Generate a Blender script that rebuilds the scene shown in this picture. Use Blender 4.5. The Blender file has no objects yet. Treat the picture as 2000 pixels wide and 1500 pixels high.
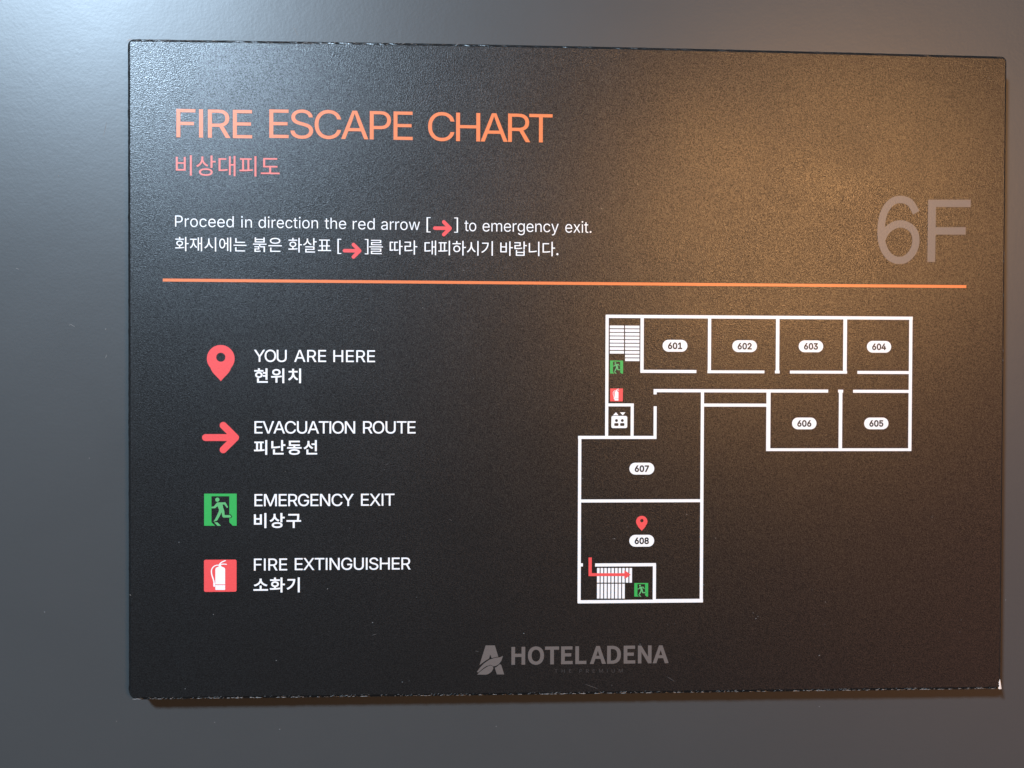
# Fire escape chart mounted on a grey wall.  Units: metres; sign layout data in millimetres,
# measured from the lower left corner of the sign face (x right, y up).
import bpy, bmesh, math, random
from mathutils import Matrix, Vector, geometry, noise
R = random.Random(7)
scene = bpy.context.scene
COL = scene.collection

# ------------------------------------------------------------------ camera
DEPTH = 10.8           # the board stands 10.8 mm off the wall
BW, BH = 400.0, 293.84
cam_data = bpy.data.cameras.new("camera")
cam_data.lens = 27.0
cam_data.sensor_width = 36.0
cam_data.clip_start = 0.01
cam_data.clip_end = 20.0
cam = bpy.data.objects.new("camera", cam_data)
COL.objects.link(cam)
def pv(x, y, z=0.0):   # sign millimetres -> world metres (z = height above the sign face)
    return Vector((x / 1000, -(z + DEPTH) / 1000, y / 1000))
def pd(x, y, z):
    return Vector((x, -z, y))
right = pd(0.99925655, 0.00349738, 0.03839419)
up = -pd(0.00311485, -0.99994496, 0.01001857)
fwd = pd(0.03842712, -0.00989153, -0.99921245)
m = Matrix.Identity(4)
for i in range(3):
    m[i][0], m[i][1], m[i][2] = right[i], up[i], -fwd[i]
m.translation = pv(157.497, 145.027, 348.329)
cam.matrix_world = m
scene.camera = cam

# ------------------------------------------------------------------ light
world = bpy.data.worlds.new("World")
scene.world = world
world.use_nodes = True
bg = world.node_tree.nodes["Background"]
bg.inputs["Color"].default_value = (0.66, 0.98, 1.30, 1)
bg.inputs["Strength"].default_value = 0.058
def lamp(name, loc, target, w, h, power, col):
    d = bpy.data.lights.new(name, 'AREA')
    d.shape = 'RECTANGLE'; d.size = w; d.size_y = h; d.energy = power; d.color = col
    o = bpy.data.objects.new(name, d); COL.objects.link(o)
    o.location = loc
    o.rotation_euler = (Vector(target) - Vector(loc)).to_track_quat('-Z', 'Y').to_euler()
    return o
lamp("cool_ceiling_lamp", (-0.875, -1.539, 1.297), (0.2, 0, 0.15), 0.20, 0.20, 91.0, (0.575, 0.775, 0.985))
lamp("warm_room_lamp", (0.895, -1.501, 0.528), (0.2, 0, 0.15), 0.20, 0.16, 16.2, (1.0, 0.508, 0.19))
lamp("warm_room_glow", (1.25, -0.95, -0.08), (0.2, 0, 0.1), 1.2, 1.2, 2.4, (1.0, 0.34, 0.16))
scene.view_settings.view_transform = 'Standard'
scene.view_settings.look = 'None'
scene.view_settings.exposure = 0.0
scene.view_settings.gamma = 1.0

# ------------------------------------------------------------------ materials
def new_mat(name):
    mt = bpy.data.materials.new(name); mt.use_nodes = True
    nt = mt.node_tree
    return mt, nt, nt.nodes["Principled BSDF"]
def N(nt, kind, **kw):
    n = nt.nodes.new(kind)
    for k, v in kw.items():
        if k in n.inputs: n.inputs[k].default_value = v
        else: setattr(n, k, v)
    return n
def grain(nt, p, coord, scale, strength, dist, extra=None):
    """fine film grain as relief"""
    a = N(nt, 'ShaderNodeTexNoise', Scale=scale, Detail=1.0, Roughness=0.5)
    nt.links.new(coord, a.inputs['Vector'])
    h = a.outputs['Fac']
    if extra:
        b = N(nt, 'ShaderNodeTexNoise', Scale=extra[0], Detail=3.0, Roughness=0.5)
        nt.links.new(coord, b.inputs['Vector'])
        mu = N(nt, 'ShaderNodeMath', operation='MULTIPLY'); mu.inputs[1].default_value = extra[1]
        nt.links.new(b.outputs['Fac'], mu.inputs[0])
        ad = N(nt, 'ShaderNodeMath', operation='ADD')
        nt.links.new(h, ad.inputs[0]); nt.links.new(mu.outputs[0], ad.inputs[1]); h = ad.outputs[0]
    bp = N(nt, 'ShaderNodeBump', Strength=strength, Distance=dist)
    nt.links.new(h, bp.inputs['Height'])
    nt.links.new(bp.outputs['Normal'], p.inputs['Normal'])
    return bp

def film_material():
    mt, nt, p = new_mat("black_textured_film")
    co = N(nt, 'ShaderNodeNewGeometry').outputs['Position']
    # base: near black with faint handling smudges and pale mineral flecks in the laminate
    sm = N(nt, 'ShaderNodeTexNoise', Scale=22.0, Detail=5.0, Roughness=0.6, Distortion=0.6)
    nt.links.new(co, sm.inputs['Vector'])
    r1 = N(nt, 'ShaderNodeMapRange'); r1.inputs['From Min'].default_value = 0.35; r1.inputs['From Max'].default_value = 0.75
    r1.inputs['To Min'].default_value = 0.0; r1.inputs['To Max'].default_value = 1.0
    nt.links.new(sm.outputs['Fac'], r1.inputs['Value'])
    mx = N(nt, 'ShaderNodeMix', data_type='RGBA')
    mx.inputs[6].default_value = (FILM[0], FILM[1], FILM[2], 1); mx.inputs[7].default_value = (FILM[0]*1.35, FILM[1]*1.33, FILM[2]*1.3, 1)
    nt.links.new(r1.outputs[0], mx.inputs[0])
    nt.links.new(mx.outputs[2], p.inputs['Base Color'])
    rr = N(nt, 'ShaderNodeMapRange'); rr.inputs['To Min'].default_value = FILM_ROUGH + 0.02; rr.inputs['To Max'].default_value = FILM_ROUGH - 0.03
    nt.links.new(r1.outputs[0], rr.inputs['Value']); nt.links.new(rr.outputs[0], p.inputs['Roughness'])
    fl = N(nt, 'ShaderNodeTexNoise', Scale=2100.0, Detail=2.0, Roughness=0.7)
    nt.links.new(co, fl.inputs['Vector'])
    r2 = N(nt, 'ShaderNodeMapRange'); r2.inputs['From Min'].default_value = 0.28; r2.inputs['From Max'].default_value = 0.74
    r2.inputs['To Min'].default_value = 0.25 * FILM_SPEC; r2.inputs['To Max'].default_value = 1.85 * FILM_SPEC
    nt.links.new(fl.outputs['Fac'], r2.inputs['Value']); nt.links.new(r2.outputs[0], p.inputs['Specular IOR Level'])
    vo = N(nt, 'ShaderNodeTexVoronoi', Scale=1900.0)
    nt.links.new(co, vo.inputs['Vector'])
    bp = N(nt, 'ShaderNodeBump', Strength=1.0, Distance=FILM_BUMP)
    nt.links.new(vo.outputs['Distance'], bp.inputs['Height']); nt.links.new(bp.outputs['Normal'], p.inputs['Normal'])
    return mt
FILM = (0.0062, 0.0058, 0.0056); FILM_ROUGH = 0.365; FILM_SPEC = 0.62; FILM_BUMP = 0.000055

def wall_material():
    mt, nt, p = new_mat("grey_satin_wall")
    co = N(nt, 'ShaderNodeNewGeometry').outputs['Position']
    a = N(nt, 'ShaderNodeTexNoise', Scale=14.0, Detail=6.0, Roughness=0.55, Distortion=0.4)
    nt.links.new(co, a.inputs['Vector'])
    mx = N(nt, 'ShaderNodeMix', data_type='RGBA')
    mx.inputs[6].default_value = (0.047, 0.049, 0.049, 1); mx.inputs[7].default_value = (0.053, 0.055, 0.055, 1)
    nt.links.new(a.outputs['Fac'], mx.inputs[0]); nt.links.new(mx.outputs[2], p.inputs['Base Color'])
    rr = N(nt, 'ShaderNodeMapRange'); rr.inputs['To Min'].default_value = WALL_ROUGH - 0.03; rr.inputs['To Max'].default_value = WALL_ROUGH + 0.03
    nt.links.new(a.outputs['Fac'], rr.inputs['Value']); nt.links.new(rr.outputs[0], p.inputs['Roughness'])
    p.inputs['Specular IOR Level'].default_value = 0.55
    grain(nt, p, co, 700.0, 0.5, 0.00004, extra=(160.0, 1.8))
    return mt
WALL_ROUGH = 0.405

def ink(name, col, rough=0.41, bump=0.22, spec=0.6):
    mt, nt, p = new_mat(name)
    co = N(nt, 'ShaderNodeNewGeometry').outputs['Position']
    a = N(nt, 'ShaderNodeTexNoise', Scale=1300.0, Detail=2.0)
    nt.links.new(co, a.inputs['Vector'])
    mx = N(nt, 'ShaderNodeMix', data_type='RGBA')
    mx.inputs[6].default_value = (*[c * 0.90 for c in col], 1); mx.inputs[7].default_value = (*[min(1, c * 1.08) for c in col], 1)
    nt.links.new(a.outputs['Fac'], mx.inputs[0]); nt.links.new(mx.outputs[2], p.inputs['Base Color'])
    p.inputs['Roughness'].default_value = rough
    p.inputs['Specular IOR Level'].default_value = spec
    grain(nt, p, co, 1500.0, 1.0, 0.00004)
    return mt
M = {
 'film': film_material(), 'wall': wall_material(),
 'white': ink("white_ink", (0.80, 0.80, 0.79)),
 'orange': ink("orange_ink", (0.70, 0.182, 0.055)),
 'coral': ink("coral_ink", (0.70, 0.14, 0.105)),
 'red': ink("red_ink", (0.74, 0.075, 0.075)),
 'green': ink("green_ink", (0.030, 0.36, 0.075)),
 'pale_green': ink("pale_green_ink", (0.10, 0.39, 0.14)),
 'grey': ink("grey_ink", (0.118, 0.102, 0.094)),
 'dim_grey': ink("dim_grey_ink", (0.058, 0.053, 0.052)),
 'black': ink("black_ink", (0.008, 0.007, 0.008)),
 'scuff_and_glint': ink("white_core_and_painted_glint", (0.27, 0.26, 0.25), 0.6),
 'nick': ink("torn_white_core", (0.80, 0.74, 0.68), 0.6),
 'scratch': ink("faint_scratch", (0.045, 0.044, 0.043), 0.6),
 'dust': ink("pale_dust", (0.17, 0.17, 0.165), 0.8),
}

# ------------------------------------------------------------------ layout data
GLYPHS = [{
 46: [[109,-2,88,12,74,33,69,57,74,82,88,103,109,117,133,121,158,117,179,103,193,82,197,57,193,33,179,12,158,-2,133,-6]],
 48: [[279,-7,244,1,211,15,182,34,155,58,132,87,113,120,96,159,83,202,74,249,67,356,74,463,84,510,97,553,113,591,133,625,156,654,183,678,212,697,244,711,279,719,317,722,355,719,391,711,423,697,452,678,478,654,502,625,521,591,538,553,551,510,560,463,567,356,560,249,551,202,538,159,522,120,502,87,479,58,453,34,423,15,391,1,356,-7,317,-10],[342,71,366,78,387,88,406,103,439,145,462,201,477,272,481,356,477,440,462,511,439,568,406,609,387,624,366,635,342,641,317,643,292,641,269,635,248,624,228,609,196,568,172,511,158,440,153,356,158,272,172,201,196,145,228,103,248,88,269,78,292,71,317,69]],
 49: [[107,76,547,76,547,0,107,0],[386,0,297,0,297,628,293,628,120,501,120,597,278,712,386,712]],
 50: [[89,66,328,320,395,395,418,427,435,457,445,488,448,520,444,556,431,586,410,610,382,629,350,640,313,643,274,639,241,626,214,606,194,579,182,545,178,507,92,507,99,567,121,619,155,662,200,695,254,715,315,722,375,715,428,695,472,664,505,623,526,575,533,521,530,482,519,445,500,406,470,362,374,251,214,85,214,79,545,79,545,0,89,0]],
 51: [[243,-4,186,14,137,42,98,80,72,128,61,184,153,184,161,150,177,122,201,99,231,83,267,73,306,70,348,74,385,85,416,104,440,130,456,163,461,203,456,240,442,275,419,304,385,327,339,342,282,347,219,347,219,419,403,628,403,633,98,633,98,712,521,712,521,645,296,390,296,404,369,404,402,397,432,386,482,354,519,311,542,260,550,203,542,144,519,92,481,50,432,17,373,-3,305,-10]],
 52: [[55,222,346,712,435,712,152,232,152,228,578,228,578,148,55,148],[394,170,394,205,394,445,480,445,480,0,394,0]],
 53: [[250,-3,196,16,151,45,116,84,93,130,84,183,171,183,178,152,193,125,215,102,243,84,275,73,310,70,350,75,387,90,417,114,440,146,454,184,459,227,454,271,439,309,415,342,385,367,347,382,305,388,269,385,234,376,203,362,179,344,94,354,134,712,513,712,513,633,211,633,187,422,191,422,217,441,249,455,284,464,321,467,368,463,411,449,450,428,483,399,510,364,530,324,543,278,547,228,540,163,516,106,480,58,432,21,375,-2,310,-10]],
 54: [[254,-2,199,21,153,57,118,104,96,162,89,227,95,279,112,335,143,399,192,477,353,712,451,712,211,366,204,366,231,403,251,418,274,430,300,437,329,440,390,433,442,412,485,380,517,336,538,282,544,220,537,157,515,102,480,55,434,20,379,-2,317,-10],[356,73,390,88,418,111,440,142,454,179,458,220,454,262,440,299,418,329,390,352,356,367,317,371,278,367,243,352,215,330,193,299,179,263,175,222,179,179,193,142,215,111,243,88,278,73,317,68]],
 55: [[453,628,453,633,87,633,87,712,547,712,547,628,231,0,136,0]],
 56: [[249,-3,190,16,141,46,104,87,80,135,73,189,77,233,91,273,113,308,141,337,176,359,214,370,214,374,189,382,166,395,147,411,130,431,106,478,98,532,106,584,127,630,160,668,204,697,257,716,317,722,376,716,429,697,472,668,506,630,527,584,534,532,527,479,503,431,486,411,467,395,445,382,421,374,421,370,458,359,492,337,520,308,542,273,556,233,561,189,553,135,530,87,493,46,444,16,384,-3,317,-10],[361,73,399,84,429,103,452,128,467,159,471,194,466,231,451,264,427,291,396,312,359,325,317,329,274,325,237,312,205,291,182,264,167,231,162,194,166,159,180,128,203,103,234,84,272,73,317,69],[353,409,384,420,410,438,430,463,443,492,447,526,443,559,431,588,411,612,385,629,353,640,317,644,280,640,248,629,222,612,202,588,190,559,186,526,190,492,202,463,222,438,249,420,281,409,317,405]],
 65: [[282,712,387,712,648,0,553,0,402,423,370,521,325,670,343,670,298,519,267,423,119,0,23,0],[154,278,518,278,518,199,154,199]],
 67: [[329,-7,287,2,247,15,210,35,176,59,146,89,120,123,98,161,80,204,67,251,59,301,56,356,59,410,67,461,80,507,98,550,120,589,146,623,176,652,210,677,247,697,287,711,329,719,374,722,427,718,476,706,522,686,563,660,598,626,627,586,648,540,662,488,572,488,561,522,545,552,525,578,500,600,472,617,441,629,408,636,374,638,312,630,284,620,257,605,232,587,210,565,175,509,162,476,152,439,145,356,152,272,162,236,175,202,211,147,233,125,257,107,284,93,313,82,374,74,408,77,441,84,472,96,500,113,525,134,545,160,561,190,572,225,662,225,649,173,627,127,599,87,563,53,522,26,477,6,427,-6,374,-10]],
 69: [[84,712,521,712,521,632,174,632,174,400,498,400,498,320,174,320,174,80,525,80,525,0,84,0]],
 70: [[84,712,517,712,517,632,174,632,174,390,485,390,485,310,174,310,174,0,84,0]],
 71: [[330,-7,287,2,247,16,209,35,175,60,145,89,119,123,97,162,79,205,66,251,59,302,56,356,59,410,66,461,79,507,97,550,119,589,145,623,175,652,208,677,245,697,285,711,327,719,371,722,426,718,477,705,523,685,564,657,600,623,629,583,650,538,664,488,571,488,558,521,542,550,522,576,499,598,472,615,441,628,408,636,371,638,311,630,256,605,232,587,210,565,175,510,162,476,152,440,145,356,152,272,162,236,175,203,211,147,233,125,258,107,285,93,314,82,376,74,433,80,483,100,524,131,555,173,574,224,581,283,608,279,396,279,396,358,669,358,669,280,667,238,660,198,648,161,631,127,610,96,586,69,558,46,527,26,493,11,456,-1,418,-7,376,-10]],
 72: [[84,712,174,712,174,404,549,404,549,712,640,712,640,0,549,0,549,325,174,325,174,0,84,0]],
 73: [[84,712,174,712,174,0,84,0]],
 77: [[84,712,212,712,388,262,402,222,419,172,436,117,450,68,430,68,445,116,462,170,479,222,493,262,667,712,795,712,795,0,706,0,706,407,706,458,707,516,709,578,710,640,718,640,697,573,675,508,654,450,638,407,478,0,401,0,239,407,223,449,203,505,181,571,157,640,166,640,168,582,169,520,170,460,171,407,171,0,84,0]],
 78: [[84,712,191,712,480,256,508,211,543,149,579,77,567,75,561,152,559,220,558,273,558,712,649,712,649,0,542,0,283,406,248,463,207,533,151,633,167,635,171,537,174,459,175,407,175,0,84,0]],
 79: [[329,-7,287,2,248,15,211,35,177,59,147,89,120,123,98,161,80,204,67,251,59,301,56,356,59,410,67,461,80,507,98,550,120,589,147,623,177,652,211,677,248,697,287,711,329,719,374,722,418,719,460,711,500,697,537,677,571,652,601,623,627,589,649,550,667,507,680,461,688,410,690,356,688,301,680,251,667,204,649,161,627,123,601,89,571,59,537,35,500,15,460,2,418,-7,374,-10],[434,82,489,106,514,124,536,146,572,202,585,235,595,272,602,356,595,440,585,477,572,510,536,566,514,588,489,606,434,630,374,638,313,630,258,606,233,587,211,565,175,510,162,477,152,440,145,356,152,272,162,235,175,202,211,147,233,125,258,107,313,82,374,74]],
 80: [[84,712,329,712,404,705,437,695,465,682,512,647,546,602,566,547,572,487,566,426,546,372,512,326,465,290,437,277,404,268,329,260,153,260,153,339,326,339,376,344,416,358,446,381,466,411,478,447,482,487,478,527,466,562,446,592,416,614,376,628,325,633,174,633,174,0,84,0]],
 82: [[84,712,330,712,405,705,438,696,466,684,513,650,547,606,566,553,573,493,566,433,547,380,513,337,466,304,405,284,330,277,135,277,135,357,327,357,377,361,417,374,447,394,467,421,479,454,483,493,479,533,467,567,447,594,417,615,377,628,326,633,174,633,174,0,84,0],[322,321,424,321,599,0,494,0]],
 83: [[241,-6,179,13,128,43,89,84,64,134,54,191,146,191,155,154,173,123,199,99,233,82,272,72,313,69,359,73,400,84,435,103,461,129,478,160,484,195,479,226,465,250,443,270,414,286,343,311,257,335,179,365,147,383,121,405,100,429,85,457,76,487,73,521,81,578,91,603,105,627,143,667,193,697,252,716,318,722,384,715,443,697,491,667,528,628,552,582,561,529,472,529,467,554,457,577,442,596,423,612,400,625,374,635,315,642,272,638,234,627,203,609,180,586,166,557,161,526,167,493,183,467,208,447,237,431,297,411,370,391,436,369,470,353,502,333,530,307,552,277,567,239,572,194,564,139,541,89,504,47,453,15,389,-6,313,-12]],
 84: [[44,712,584,712,584,632,359,632,359,0,270,0,270,632,44,632]],
 85: [[284,-3,248,7,216,22,186,40,160,61,138,85,119,112,103,142,93,173,86,207,84,242,84,712,174,712,174,250,180,201,197,158,225,122,262,95,308,78,362,72,417,78,463,95,500,122,527,158,544,201,550,250,550,712,640,712,640,242,638,207,631,173,621,142,606,112,587,85,564,61,538,40,509,22,476,7,441,-3,362,-11]],
 86: [[23,712,118,712,269,289,301,192,347,43,328,43,374,193,405,289,553,712,648,712,389,0,285,0]],
 88: [[304,398,304,331,41,712,146,712,249,561,286,506,313,461,341,409,325,409,353,460,380,505,418,561,523,712,625,712,362,335,362,402,638,0,534,0,409,181,376,231,350,274,323,324,342,324,315,275,289,232,254,181,128,0,25,0]],
 89: [[285,292,23,712,128,712,269,482,311,409,349,323,313,323,352,410,392,482,533,712,637,712,375,292,375,0,285,0]],
 91: [[142,755,331,755,331,682,224,682,224,-61,331,-61,331,-134,142,-134]],
 93: [[52,-61,159,-61,159,682,52,682,52,755,240,755,240,-134,52,-134]],
 97: [[176,-7,132,7,95,30,67,62,49,103,43,151,47,193,60,225,81,251,109,270,140,285,175,295,250,308,327,317,371,329,382,340,386,357,386,359,383,390,373,415,358,436,336,451,308,460,274,463,239,460,209,451,184,438,165,421,140,383,57,408,80,451,110,484,146,509,186,526,229,535,271,538,335,531,368,521,400,505,428,481,451,448,466,406,471,352,471,0,387,0,387,73,381,73,353,34,330,16,301,1,266,-9,224,-12],[283,68,319,82,348,104,369,130,381,161,386,193,386,266,363,255,324,246,280,240,246,235,188,222,164,211,145,195,133,174,129,147,132,122,143,101,159,85,182,73,208,66,239,64]],
 99: [[255,-9,222,-3,192,8,163,23,138,42,115,64,78,119,65,151,55,186,48,262,55,340,65,375,78,407,95,437,115,463,138,485,163,504,192,519,222,530,255,536,290,538,328,536,364,528,397,515,427,498,453,477,476,451,494,421,506,388,424,367,407,405,378,435,339,455,290,462,242,455,203,434,173,402,152,362,139,314,135,262,139,211,152,164,173,124,203,92,242,72,290,65,340,72,379,92,408,124,426,164,508,143,495,109,478,79,455,52,429,30,398,12,365,-1,329,-9,290,-11]],
 100: [[241,-9,211,-3,182,8,156,22,132,41,111,63,76,118,55,186,48,264,55,342,77,410,111,464,132,486,157,505,183,519,211,530,242,536,274,538,319,534,354,522,381,504,402,484,429,447,435,447,435,712,521,712,521,0,438,0,438,82,429,82,402,44,381,23,353,5,318,-7,273,-11],[331,72,368,91,398,121,419,161,432,210,436,265,432,320,419,368,398,407,369,437,331,456,286,462,240,455,202,436,173,405,152,366,139,318,135,265,139,211,152,163,173,123,203,92,241,72,286,65]],
 101: [[259,-9,225,-3,193,8,164,23,137,42,114,64,95,90,78,119,55,185,48,261,55,338,77,406,94,435,113,461,136,484,161,503,189,518,220,529,252,536,287,538,330,535,372,524,411,505,447,477,477,441,500,395,515,338,520,271,520,237,105,237,105,309,473,309,434,283,429,332,417,376,396,412,368,439,331,456,287,462,243,456,205,439,175,412,152,377,139,338,134,295,134,249,139,194,155,149,179,112,212,86,251,70,297,65,328,67,355,74,379,85,400,102,416,123,428,148,511,127,495,89,469,55,436,27,396,6,349,-7,297,-11]],
 103: [[235,-207,187,-195,148,-178,115,-154,90,-127,71,-97,142,-57,170,-92,190,-109,216,-124,249,-133,290,-136,348,-128,373,-119,395,-105,413,-87,426,-65,433,-39,436,-8,436,96,429,96,401,58,381,39,353,22,318,11,273,7,212,14,158,37,134,54,112,75,77,126,64,157,55,191,48,268,55,345,77,411,112,464,157,505,184,519,212,530,242,536,274,538,319,534,355,522,382,504,403,484,431,446,438,446,438,531,521,531,521,-12,514,-75,504,-102,490,-126,454,-164,407,-190,351,-206,290,-211],[332,88,369,105,398,132,420,169,433,215,437,270,433,323,420,369,399,408,369,437,332,456,287,462,241,455,203,436,173,406,152,367,139,321,135,270,139,217,152,172,174,134,204,106,241,89,287,83]],
 104: [[159,0,74,0,74,712,159,712,159,402,143,402,157,436,173,465,192,489,213,507,262,530,318,538,369,533,413,516,450,488,477,449,494,399,500,336,500,0,414,0,414,329,412,359,406,385,396,407,382,426,365,441,344,452,320,459,294,461,258,457,225,444,198,424,177,396,164,360,159,317]],
 105: [[74,531,159,531,159,0,74,0],[94,624,75,636,62,655,58,676,62,698,75,717,94,729,117,733,140,729,159,717,172,698,177,676,172,655,159,636,140,624,117,620]],
 109: [[74,531,157,531,157,413,151,413,165,452,185,484,211,509,241,526,273,537,307,541,335,538,360,532,383,521,402,505,432,464,449,412,437,412,451,449,472,480,500,506,533,525,570,537,611,541,656,536,696,521,730,495,757,460,774,414,780,357,780,0,694,0,694,355,692,382,686,405,676,423,662,438,626,456,586,463,553,459,524,448,501,430,483,406,473,378,469,346,469,0,384,0,384,364,376,404,354,435,321,456,279,463,249,459,221,448,196,430,176,405,163,373,159,333,159,0,74,0]],
 110: [[159,0,74,0,74,531,156,531,157,402,143,402,157,436,173,465,192,489,213,507,262,530,318,538,369,533,413,516,449,488,477,449,494,399,500,336,500,0,414,0,414,329,412,359,406,385,396,407,382,426,365,441,344,452,320,459,294,461,258,457,225,444,198,424,177,396,164,360,159,317]],
 111: [[255,-9,222,-3,192,8,163,23,138,42,115,64,78,119,65,151,55,186,48,262,55,340,65,375,78,407,95,437,115,463,138,485,163,504,192,519,222,530,255,536,290,538,326,536,359,530,389,519,418,504,444,485,467,463,486,437,503,407,516,375,526,340,533,262,526,186,516,151,503,119,486,90,467,64,444,42,418,23,389,8,359,-3,326,-9,290,-11],[339,72,378,92,409,124,430,164,443,211,447,262,443,314,430,361,409,402,378,434,339,455,290,462,242,455,203,434,173,402,152,362,139,314,135,262,139,211,152,164,173,124,203,92,242,72,290,65]],
 114: [[74,531,156,531,156,449,162,449,182,486,213,514,253,533,298,539,321,538,341,537,341,451,322,454,290,456,254,452,223,440,196,422,176,397,163,367,159,332,159,0,74,0]],
 116: [[285,458,9,458,9,531,285,531],[176,660,176,137,180,107,190,86,210,74,239,70,259,71,282,75,298,2,269,-4,236,-6,203,-4,175,3,150,14,129,30,112,49,100,73,93,100,91,130,91,660]],
 119: [[32,531,122,531,187,299,215,191,245,58,231,58,260,189,289,299,353,531,443,531,506,299,534,190,563,58,548,58,578,189,607,299,672,531,762,531,601,0,516,0,446,240,426,315,407,392,387,473,407,473,387,393,368,315,347,240,278,0,193,0]],
 120: [[240,305,239,239,40,531,140,531,206,428,251,355,290,288,246,288,283,355,326,428,394,531,492,531,292,236,292,300,501,0,402,0,323,119,280,190,242,254,286,254,250,190,207,119,128,0,29,0]],
 121: [[86,-120,100,-122,124,-126,145,-125,165,-117,182,-103,198,-81,211,-50,228,-2,24,531,118,531,231,217,261,121,288,29,257,29,283,122,314,217,427,531,520,531,286,-81,268,-119,247,-150,223,-173,195,-190,163,-200,128,-203,90,-200,66,-194]],
}, {
 46: [[161,-8,182,6,196,27,201,55,196,83,182,105,161,119,136,124,111,119,90,105,77,83,72,55,77,27,90,6,111,-8,136,-13]],
 65: [[95,0,165,220,427,220,496,0,592,0,348,719,247,719,4,0],[223,402,294,645,298,645,371,402,405,291,187,291]],
 68: [[282,0,359,6,426,25,483,54,531,96,568,147,595,209,611,281,617,362,611,443,595,514,568,575,530,626,482,666,424,695,356,713,278,719,99,719,99,0],[189,645,271,645,330,640,382,626,425,604,461,572,488,532,508,483,520,426,524,362,520,297,508,240,488,191,461,150,425,118,382,94,330,79,271,75,189,75]],
 69: [[524,0,524,77,189,77,189,339,462,339,462,417,189,417,189,642,513,642,513,719,99,719,99,0]],
 72: [[189,0,189,339,525,339,525,0,616,0,616,719,525,719,525,418,189,418,189,719,99,719,99,0]],
 76: [[504,0,504,77,189,77,189,719,99,719,99,0]],
 78: [[184,0,184,377,180,491,174,602,177,602,255,454,517,0,610,0,610,719,524,719,524,345,528,230,536,118,531,118,454,266,191,719,99,719,99,0]],
 79: [[429,-6,488,13,540,45,585,88,621,142,648,206,665,280,671,362,665,444,648,517,621,580,585,633,540,675,488,706,429,725,364,731,299,725,240,706,187,675,143,633,106,580,79,517,63,444,57,362,63,280,79,206,106,142,143,88,187,45,240,13,299,-6,364,-13],[317,72,276,88,239,113,208,147,184,190,165,240,154,298,150,362,154,426,165,483,184,532,208,574,239,607,276,632,317,647,364,652,410,647,452,632,488,607,519,574,544,532,562,483,574,426,577,362,574,298,562,240,544,190,519,147,488,113,452,88,410,72,364,67]],
 84: [[339,0,339,642,557,642,557,719,30,719,30,642,248,642,248,0]],
 44396: [[49,305,407,305,407,-77,488,-77,488,305,850,305,850,373,721,373,735,462,742,541,745,675,745,753,149,753,149,687,665,687,665,675,661,541,653,462,637,373,49,373]],
 44592: [[695,-76,776,-76,776,811,695,811],[101,649,433,649,422,572,401,498,370,430,329,365,278,305,216,250,143,200,60,155,103,89,206,147,293,212,364,283,421,360,463,442,493,529,510,620,516,715,101,715]],
 45212: [[91,329,162,329,261,331,363,338,467,350,576,369,567,436,463,418,363,406,267,400,173,398,173,746,91,746,91,398],[656,170,737,170,737,478,868,478,868,547,737,547,737,810,656,810],[187,-57,769,-57,769,10,269,10,269,231,187,231]],
 45716: [[48,293,852,293,852,359,48,359],[157,478,760,478,760,544,237,544,237,778,157,778],[151,-55,765,-55,765,12,232,12,232,204,151,204]],
 45768: [[694,-76,775,-76,775,811,694,811],[105,152,177,152,283,154,390,161,499,175,613,195,602,264,494,245,389,232,286,225,185,223,185,724,105,724,105,223]],
 45796: [[649,-77,730,-77,730,393,875,393,875,461,730,461,730,811,649,811],[87,144,157,144,378,150,476,159,576,174,567,243,472,228,377,219,168,213,168,658,498,658,498,725,87,725]],
 45824: [[523,-30,598,-30,598,388,724,388,724,-76,801,-76,801,811,724,811,724,455,598,455,598,791,523,791],[80,142,138,142,313,147,389,155,467,169,459,236,388,224,318,216,162,211,162,636,410,636,410,703,80,703]],
 46020: [[151,330,409,330,409,103,49,103,49,35,853,35,853,103,489,103,489,330,760,330,760,396,232,396,232,673,751,673,751,739,151,739]],
 46041: [[382,241,322,233,270,220,226,202,191,180,166,152,150,120,145,84,150,48,166,16,191,-11,226,-34,270,-52,322,-65,382,-73,449,-75,516,-73,576,-65,628,-52,671,-34,706,-11,731,16,747,48,752,84,747,120,731,152,706,180,671,202,628,220,576,233,516,241,449,244],[542,174,580,166,612,155,637,141,655,125,667,106,671,84,667,62,655,43,637,27,612,13,580,2,542,-5,449,-12,356,-5,318,2,286,13,261,27,242,43,231,62,227,84,231,106,242,125,261,141,286,155,318,166,356,174,449,180],[150,475,410,475,410,374,49,374,49,308,851,308,851,374,489,374,489,475,757,475,757,541,230,541,230,705,751,705,751,770,150,770]],
 46384: [[664,-76,745,-76,745,394,873,394,873,463,745,463,745,812,664,812],[75,156,114,156,204,159,316,175,308,242,227,229,156,225,156,651,299,651,299,718,75,718],[349,156,391,156,511,159,564,165,619,176,611,244,523,229,428,224,428,651,583,651,583,718,349,718]],
 46972: [[650,-77,730,-77,730,390,875,390,875,459,730,459,730,811,650,811],[83,662,403,662,403,476,85,476,85,136,156,136,380,143,479,153,580,169,573,235,476,220,380,211,166,205,166,410,483,410,483,728,83,728]],
 46989: [[179,-65,737,-65,737,281,656,281,656,174,260,174,260,281,179,281],[656,109,656,2,260,2,260,109],[656,321,737,321,737,528,869,528,869,597,737,597,737,810,656,810],[85,700,405,700,405,592,87,592,87,341,157,341,377,347,477,356,578,371,571,438,472,424,376,415,168,409,168,528,484,528,484,767,85,767]],
 47484: [[48,336,852,336,852,399,48,399],[146,-65,780,-65,780,-6,226,-6,226,76,752,76,752,266,144,266,144,207,672,207,672,132,146,132,146,-6],[152,465,765,465,765,524,232,524,232,600,749,600,749,784,150,784,150,726,669,726,669,655,152,655,152,524]],
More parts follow.
